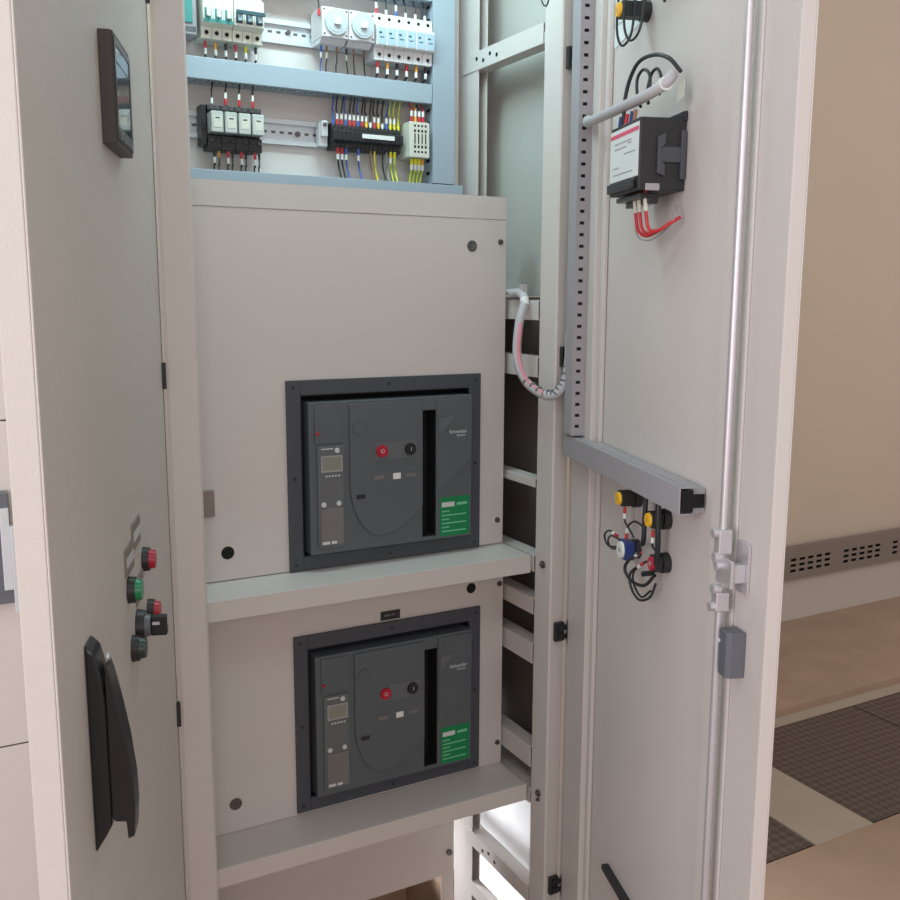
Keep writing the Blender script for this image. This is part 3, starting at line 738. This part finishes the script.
# below / above fuse holders
cols = [('redwire', 'red'), ('orange', 'orange'), ('kwire', 'black'), ('redwire', 'red'), ('orange', 'orange'), ('kwire', 'black')]
for i, (s, cn) in enumerate(cols):
    x = .8600 + i * .0225
    down(x, 2.0825, 2.040, 'kwire', s, True, 'wire with %s sleeve and white marker under the %s fuse holder' % (cn, ords[i]), y0=1.916, r=.0019)
cols = [('redwire', 'pink-red'), ('yg', 'pale yellow'), ('bwire', 'blue'), ('gwire', 'grey'), ('yg', 'pale yellow'), ('bwire', 'blue')]
for i, (s, cn) in enumerate(cols):
    x = .8600 + i * .0225
    upw(x, 2.1745, 2.222, 'kwire', s if i in (0, 2) else None, True, 'wire with %s sleeve entering the top of the %s fuse holder' % (cn, ords[i]), y0=1.920)
# relays top and bottom
for i in range(4):
    x = .5110 + i * .0270
    upw(x, 1.9645, 2.012, 'kwire', None if i == 0 else 'redwire', True, 'black wire with %s entering the top of the %s relay' % ('white marker' if i == 0 else 'red sleeve', ords[i]), y0=1.921, dx=.006)
    down(x + .002, 1.8795, 1.838, 'kwire', 'kwire' if i == 0 else 'redwire', True, 'wire with %s sleeve leaving the bottom of the %s relay' % ('black' if i == 0 else 'red', ords[i]), y0=1.922)
    down(x + .012, 1.8795, 1.838, 'kwire', 'orange' if i == 0 else 'kwire', False, 'second %s wire leaving the bottom of the %s relay' % ('yellow-sleeved' if i == 0 else 'black', ords[i]), y0=1.926, r=.0013)
# terminal strip top
top = [('bwire', 'bwire', 0), ('kwire', 'redwire', 1), ('kwire', 'redwire', 1), ('bwire', 'bwire', 1), ('kwire', 'redwire', 1), ('kwire', 'redwire', 1), ('bwire', 'bwire', 1),
       ('kwire', 'redwire', 1), ('kwire', 'yellow', 1), ('kwire', None, 1), ('kwire', 'redwire', 1), ('kwire', 'yellow', 1), ('kwire', None, 1), ('bwire', 'bwire', 1), ('yg', 'ywire', 1), ('yg', 'ywire', 1), ('yg', 'ywire', 0)]
cname = {'bwire': 'blue', 'kwire': 'black', 'redwire': 'red', 'yellow': 'yellow', 'yg': 'yellow-green', 'ywire': 'yellow', None: 'no'}
for i, (m, s, mk) in enumerate(top):
    x = .7654 + i * .0093
    upw(x, 1.9485, 2.012, m, s, bool(mk), '%s wire with %s sleeve rising from the %s terminal block' % (cname[m], cname[s], tn[i]), y0=1.931, r=.0017, dx=random.uniform(0, .010))
bot = {1: ('kwire', 'redwire', 1), 2: ('kwire', 'redwire', 1), 3: ('bwire', 'bwire', 1), 6: ('bwire', 'bwire', 1), 9: ('brwire', None, 0), 10: ('ywire', None, 0), 12: ('kwire', None, 0), 13: ('gwire', None, 0), 14: ('yg', 'ywire', 1), 15: ('yg', 'ywire', 0)}
for i, (m, s, mk) in bot.items():
    x = .7654 + i * .0093
    down(x, 1.9050, 1.838, m, s, bool(mk), '%s wire with %s sleeve hanging from the %s terminal block' % (cname.get(m, 'brown') if m != 'gwire' and m != 'brwire' else {'gwire': 'grey', 'brwire': 'brown'}[m], cname[s], tn[i]), y0=1.931, r=.0019, dx=.008)
# distribution block
for i, (s, m, cn) in enumerate((('redwire', 'redwire', 'red'), ('orange', 'orange', 'orange'), ('redwire', 'kwire', 'dark red'), ('redwire', 'redwire', 'bright red'))):
    upw(.9395 + i * .0090, 1.9665, 2.012, m, s, True, '%s wire entering the top of the cream distribution block, %s from left' % (cn, ords[i]), y0=1.917, r=.0018)
for i, (m, cn) in enumerate((('ywire', 'yellow'), ('ywire', 'yellow'), ('ywire', 'yellow'), ('orange', 'orange'))):
    down(.9395 + i * .0085, 1.8925, 1.838, 'yg', m, True, '%s-sleeved wire below the cream distribution block, %s from left' % (cn, ords[i]), y0=1.917, r=.0021)

# small wire loop at the top of the right post
wire('thin black wire loop hanging at the top of the right post', [(1.077, 1.632, 2.30), (1.074, 1.630, 2.20), (1.077, 1.630, 2.160), (1.083, 1.625, 2.150), (1.084, 1.615, 2.165), (1.083, 1.605, 2.22), (1.083, 1.60, 2.30)], 'kwire', r=.0014)

# braided cable loop bridging to the door
pts = [(1.0760, 1.722, 1.606), (1.076, 1.690, 1.606), (1.071, 1.664, 1.590), (1.053, 1.655, 1.545), (1.040, 1.640, 1.480), (1.042, 1.610, 1.432), (1.058, 1.570, 1.408), (1.073, 1.548, 1.410), (1.086, 1.538, 1.435), (1.094, 1.537, 1.475), (1.100, 1.545, 1.53)]
t = thing('cable_loop', 'grey braided cable loop with pink wires bridging the right post to the door', 'cable', pts[0])
q = [Vector(p) - Vector(pts[0]) for p in pts]
MB().tube(q, .0090, 14, 8).build('sleeve', M['cable'], t)
MB().tube([p + Vector((-.0012, -.0064, 0.0008)) for p in q[3:7]], .0048, 10, 8).build('pink_wires', M['cablepink'], t)
mb = MB()
MBs = [q[2] + Vector((.001, .003, .006)), q[2] + Vector((-.002, -.004, -.008))]
mb.cyl(MBs[0], MBs[1], .0092, n=16).build('cable_tie', M['white'], t)
mb = MB(); mb.cyl((.004, .075, .004), (.002, -.026, .002), .006, n=12).box(-.004, .006, -.05, -.036, .0, .018); mb.build('tie_mount', M['cable'], t)
# spiral bands along the lower bend
band = MB()
P_ = [Vector(p) for p in q[5:10]]
for i in range(len(P_) - 1):
    for k in range(3):
        a = P_[i].lerp(P_[i + 1], k / 3); b = P_[i].lerp(P_[i + 1], k / 3 + .1)
        band.cyl(a, b, .0095, n=14)
band.build('spiral_band', M['lockgrey'], t)

# ================================================================== devices on the back of the main door
# controller box
t = on_door('controller', 'black controller box with white label and side clip on the opened door', 'controller', 0.405, 0.0175, 1.805)
MB().box(-.0600, .0600, -.073, 0, -.050, .054).build('housing', M['black'], t, 0.002)
MB().box(-.056, .050, -.080, -.0735, -.046, -.032).box(-.050, .052, -.066, -.050, -.060, -.0525).box(-.045, .05, -.052, -.036, -.068, -.0525).build('terminal_strip', M['black_gloss'], t, 0.002)
lb = MB().box(-.059, .058, -.0738, -.073, -.0290, .048).build('label', M['label'], t)
MB().box(-.059, .058, -.0741, -.0738, .036, .042).build('stripe', M['pinkink'], lb)
mb = MB()
for i, (a, b, z) in enumerate(((-.04, .03, .026), (-.04, .01, .018), (0.0, .045, .008), (-.045, -.02, -.010), (-.045, .035, -.020), (.015, .03, .022))): mb.box(a, b, -.0741, -.0738, z, z + .002)
mb.build('print', M['duct2'], lb)
MB().box(.0601, .0606, -.062, -.040, -.050, -.040).build('side_sticker', M['duct2'], t)
cl = MB().box(.0600, .0640, -.040, -.008, -.010, .012).prism([(-.046, -.026), (-.034, -.030), (-.034, -.014), (-.040, -.008), (-.040, .010), (-.034, .016), (-.034, .032), (-.046, .026)], 'x', .0602, .0655)
cl.box(.0600, .0660, -.010, -.002, -.034, .036).build('fixing_clip', M['bezel'], t, 0.001)
MB().box(-.062, .062, -.006, 0, .050, .064).build('rim', M['black'], t, 0.001)
# labelled cable bundle to it
def dcable(name, label, pts, r, m, cat='cable', extra=None):
    """points in door coordinates (u, y, z)"""
    m3 = Matrix.Rotation(RR, 3, 'Z')
    W = [Vector((HR.x, HR.y, 0)) + m3 @ Vector(p) for p in pts]
    t = thing(name, label, cat, W[0], RR)
    q = [Vector(p) - Vector(pts[0]) for p in pts]
    MB().tube(q, r, 12, 7).build('insulation', M[m], t)
    if extra: extra(t, q)
    return t
def tie(t, q):
    MB().cyl(q[-2] + Vector((-.004, 0, 0)), q[-2] + Vector((.004, 0, 0)), .010, n=16).build('cable_tie', M['white'], t)
dcable('cable', 'thick white cable sleeve running from the door duct to the controller', [(.098, -.012, 1.918), (.150, -.028, 1.908), (.213, -.050, 1.893), (.30, -.052, 1.889), (.387, -.050, 1.888), (.46, -.045, 1.889), (.49, -.030, 1.900), (.492, -.018, 1.915)], .0082, 'cable', extra=tie)
dcable('cable', 'large dark looped cable arching over the controller', [(.375, -.048, 1.862), (.380, -.046, 1.910), (.405, -.040, 1.945), (.450, -.033, 1.948), (.49, -.026, 1.935), (.515, -.018, 1.912)], .0030, 'kwire')
dcable('cable', 'small dark cable coil above the controller, left turn', [(.425, -.040, 1.880), (.405, -.038, 1.900), (.398, -.036, 1.925), (.415, -.034, 1.935), (.435, -.032, 1.925), (.438, -.032, 1.905), (.425, -.034, 1.888)], .0024, 'kwire')
dcable('cable', 'small dark cable coil above the controller, right turn', [(.440, -.034, 1.882), (.425, -.030, 1.902), (.428, -.026, 1.926), (.446, -.024, 1.930), (.462, -.024, 1.912), (.460, -.026, 1.890)], .0024, 'kwire')
for i, (u, cn, mm) in enumerate(((.372, 'red and purple', 'blue'), (.398, 'red', 'redwire'), (.418, 'blue', 'blue'), (.432, 'brown', 'brwire'))):
    dcable('wire', 'short %s-sleeved wire plugged into the controller top' % cn, [(u, -.052, 1.846), (u, -.052, 1.856), (u, -.050, 1.874)], .0030, mm)
t = on_door('cable_tag', 'yellowed paper tag hanging on the cable above the controller', 'tag', 0.490, -0.006, 1.890)
MB().prism([(-.012, -.014), (.012, -.010), (.014, .014), (-.008, .014)], 'y', -.001, 0).build('tag', M['ivory'], t)
for i, (u, m, cn) in enumerate(((.405, 'redwire', 'left'), (.422, 'ywire', 'middle, yellow-sleeved'), (.446, 'redwire', 'right'))):
    def ex(t, q, m=m):
        MB().cyl(q[0], q[0] + Vector((0, 0, -.012)), .0038, n=10).build('ferrule_sleeve', M[m], t)
        MB().cyl(q[0] + Vector((0, 0, -.012)), q[0] + Vector((0, .002, -.030)), .0034, n=10).build('marker_tube', M['ivory'], t)
    dcable('wire', 'red wire looping below the controller, %s one' % cn, [(u, -.036, 1.757), (u, -.036, 1.742), (u, -.034, 1.724), (u + .004, -.030, 1.700), (u + .02, -.020, 1.692 + i * .003), (.475, -.010, 1.706), (.480, .006, 1.716)], .0026, 'redwire', extra=ex)
dcable('wire', 'thin grey wire looping below the controller', [(.400, -.030, 1.742), (.395, -.030, 1.715), (.402, -.028, 1.692), (.43, -.020, 1.685), (.47, -.010, 1.70), (.482, -.002, 1.72), (.46, .008, 1.735)], .0014, 'gwire')

def contact(label, u, z, L, cap, body='black', k=1.0):
    t = on_door('push_button_contact', label, 'push button', u, 0.0175, z)
    MB().cyl((0, 0, 0), (0, -.012, 0), .0165, .0165, 26).build('fixing_ring', M['black'], t)
    MB().box(-.012 * k, .012 * k, -L + .004, -.012, -.012 * k, .012 * k).build('contact_block', M[body], t, 0.0015)
    MB().cyl((0, -L + .004, 0), (0, -L, 0), .0115 * k, .0105 * k, 24).build('cap', M[cap], t)
    MB().cyl((0, -L, 0), (0, -L - .0004, 0), .004, n=12).build('cap_mark', M['orange' if cap == 'yellow' else 'duct2'], t)
    return t
contact('yellow-ended push button contact on the door, left one just below the horizontal duct', .335, 1.263, .040, 'yellow')
contact('yellow-ended push button contact on the door, right one just below the horizontal duct', .456, 1.254, .036, 'yellow')
contact('blue contact block with white disc on the door', .337, 1.174, .034, 'white', 'blue', k=1.3)
contact('black contact block with red end at the lower right of the door group', .460, 1.184, .030, 'red')
contact('yellow-ended push button contact high on the door near the top of view', .298, 2.052, .052, 'yellow')
contact('second black contact at the very top of the door', .425, 2.075, .035, 'yellow')
# wires of the lower group
W_ = lambda label, pts, r=.0017, m='kwire', ex=None: dcable('wire', label, pts, r, m, 'wire', ex)
def exs(m):
    def f(t, q):
        d = (q[1] - q[0]).normalized()
        MB().cyl(q[0], q[0] + d * .010, .0027, n=10).build('ferrule_sleeve', M[m], t)
        MB().cyl(q[0] + d * .011, q[0] + d * .020, .0030, n=10).build('marker_tube', M['white'], t)
    return f
W_('black wire with red sleeve below the left yellow contact', [(.345, -.012, 1.250), (.345, -.012, 1.228), (.350, -.006, 1.215), (.36, 0, 1.20)], ex=exs('redwire'))
W_('black wire with red sleeve above the blue contact', [(.340, -.006, 1.194), (.345, -.006, 1.215), (.36, 0, 1.228), (.39, .004, 1.226)], ex=exs('redwire'))
W_('black wire with red sleeve below the right yellow contact', [(.462, -.010, 1.238), (.462, -.010, 1.214), (.465, -.004, 1.205), (.47, .002, 1.200)], .002, ex=exs('redwire'))
W_('thick black wire dropping behind the right yellow contact', [(.478, -.010, 1.292), (.480, -.010, 1.25), (.478, -.008, 1.21), (.46, -.006, 1.172), (.43, -.010, 1.158)], .0045)
W_('thick black wire dropping between the two yellow contacts', [(.425, -.008, 1.292), (.427, -.010, 1.25), (.425, -.010, 1.21), (.40, -.004, 1.20), (.38, .002, 1.19)], .004)
W_('black wire looping left of the blue contact', [(.325, -.016, 1.195), (.29, -.018, 1.196), (.262, -.016, 1.180), (.275, -.014, 1.166), (.31, -.012, 1.172), (.335, -.006, 1.185)], .0018, ex=exs('redwire'))
W_('second black wire looping left of the blue contact', [(.33, -.014, 1.190), (.295, -.016, 1.188), (.270, -.012, 1.172), (.285, -.010, 1.162), (.32, -.010, 1.172)], .0016)
W_('black wire looping low from the red contact, outer loop', [(.430, -.016, 1.195), (.39, -.020, 1.170), (.375, -.020, 1.150), (.40, -.018, 1.138), (.44, -.012, 1.142), (.462, -.004, 1.165)], .0028, ex=exs('redwire'))
W_('black wire looping low from the red contact, lowest loop', [(.435, -.012, 1.178), (.395, -.018, 1.150), (.395, -.016, 1.125), (.42, -.012, 1.112), (.45, -.006, 1.125), (.458, 0, 1.150)], .0022, ex=exs('redwire'))
W_('black wire looping low from the red contact, inner loop', [(.44, -.010, 1.182), (.405, -.016, 1.155), (.402, -.014, 1.132), (.425, -.010, 1.118), (.448, -.004, 1.135)], .0018)
W_('dark wire hanging in a loop under the top contact, near one', [(.310, -.026, 2.085), (.312, -.028, 2.03), (.318, -.024, 2.005), (.330, -.018, 2.000), (.345, -.012, 2.02), (.35, -.006, 2.09)], .0020)
W_('dark wire hanging in a loop under the top contact, far one', [(.280, -.026, 2.085), (.285, -.030, 2.03), (.290, -.026, 2.003), (.30, -.020, 2.000), (.312, -.014, 2.02), (.316, -.010, 2.09)], .0020)
W_('short black wire end beside the top contact, left', [(.405, 0, 2.10), (.407, 0, 2.06), (.405, 0, 2.035)], .0024)
W_('short black wire end beside the top contact, right', [(.437, 0, 2.10), (.437, 0, 2.06), (.430, 0, 2.035)], .0024)
# paper sheet at top of the door
t = on_door('paper_label', 'white instruction sheet on the opened door beside the top contact', 'paper', 0.215, 0.0177, 2.15)
MB().prism([(-.068, -.120), (.070, -.105), (.070, .16), (-.068, .16)], 'y', -.001, -.0003).build('sheet', M['label'], t)
mb = MB()
for i in range(6): mb.box(-.055, .05, -.0013, -.001, -.085 + i * .02, -.083 + i * .02)
mb.build('print', M['duct2'], t)

# ------------------------------------------------------------------ groups of look-alikes
for o in list(C.objects):
    if o.parent is None and 'category' in o.keys() and 'group' not in o.keys():
        base = o.name.split('.')[0]
        on_dr = abs(o.rotation_euler[2] - RR) < 1e-4
        g = {'wire': 'wires on the opened door' if on_dr else 'wires in the instrument compartment', 'cable': 'cables on the opened door',
             'miniature_circuit_breaker': 'miniature circuit breakers', 'timer_switch': 'pair of timer switches', 'air_circuit_breaker': 'pair of air circuit breakers',
             'indicator_light': 'lights and buttons on the left door', 'push_button': 'lights and buttons on the left door', 'nameplate': 'small name plates',
             'push_button_contact': 'contacts on the back of the opened door', 'wire_duct': 'slotted wire ducts', 'din_rail': 'mounting rails',
             'trench_cover': 'chequered trench covers', 'rail_screw': 'screws on the mounting rails', 'end_clamp': 'end clamps on the lower rail',
             'switchgear_cabinet': 'row of switchgear cabinets'}.get(base)
        if g: o['group'] = g
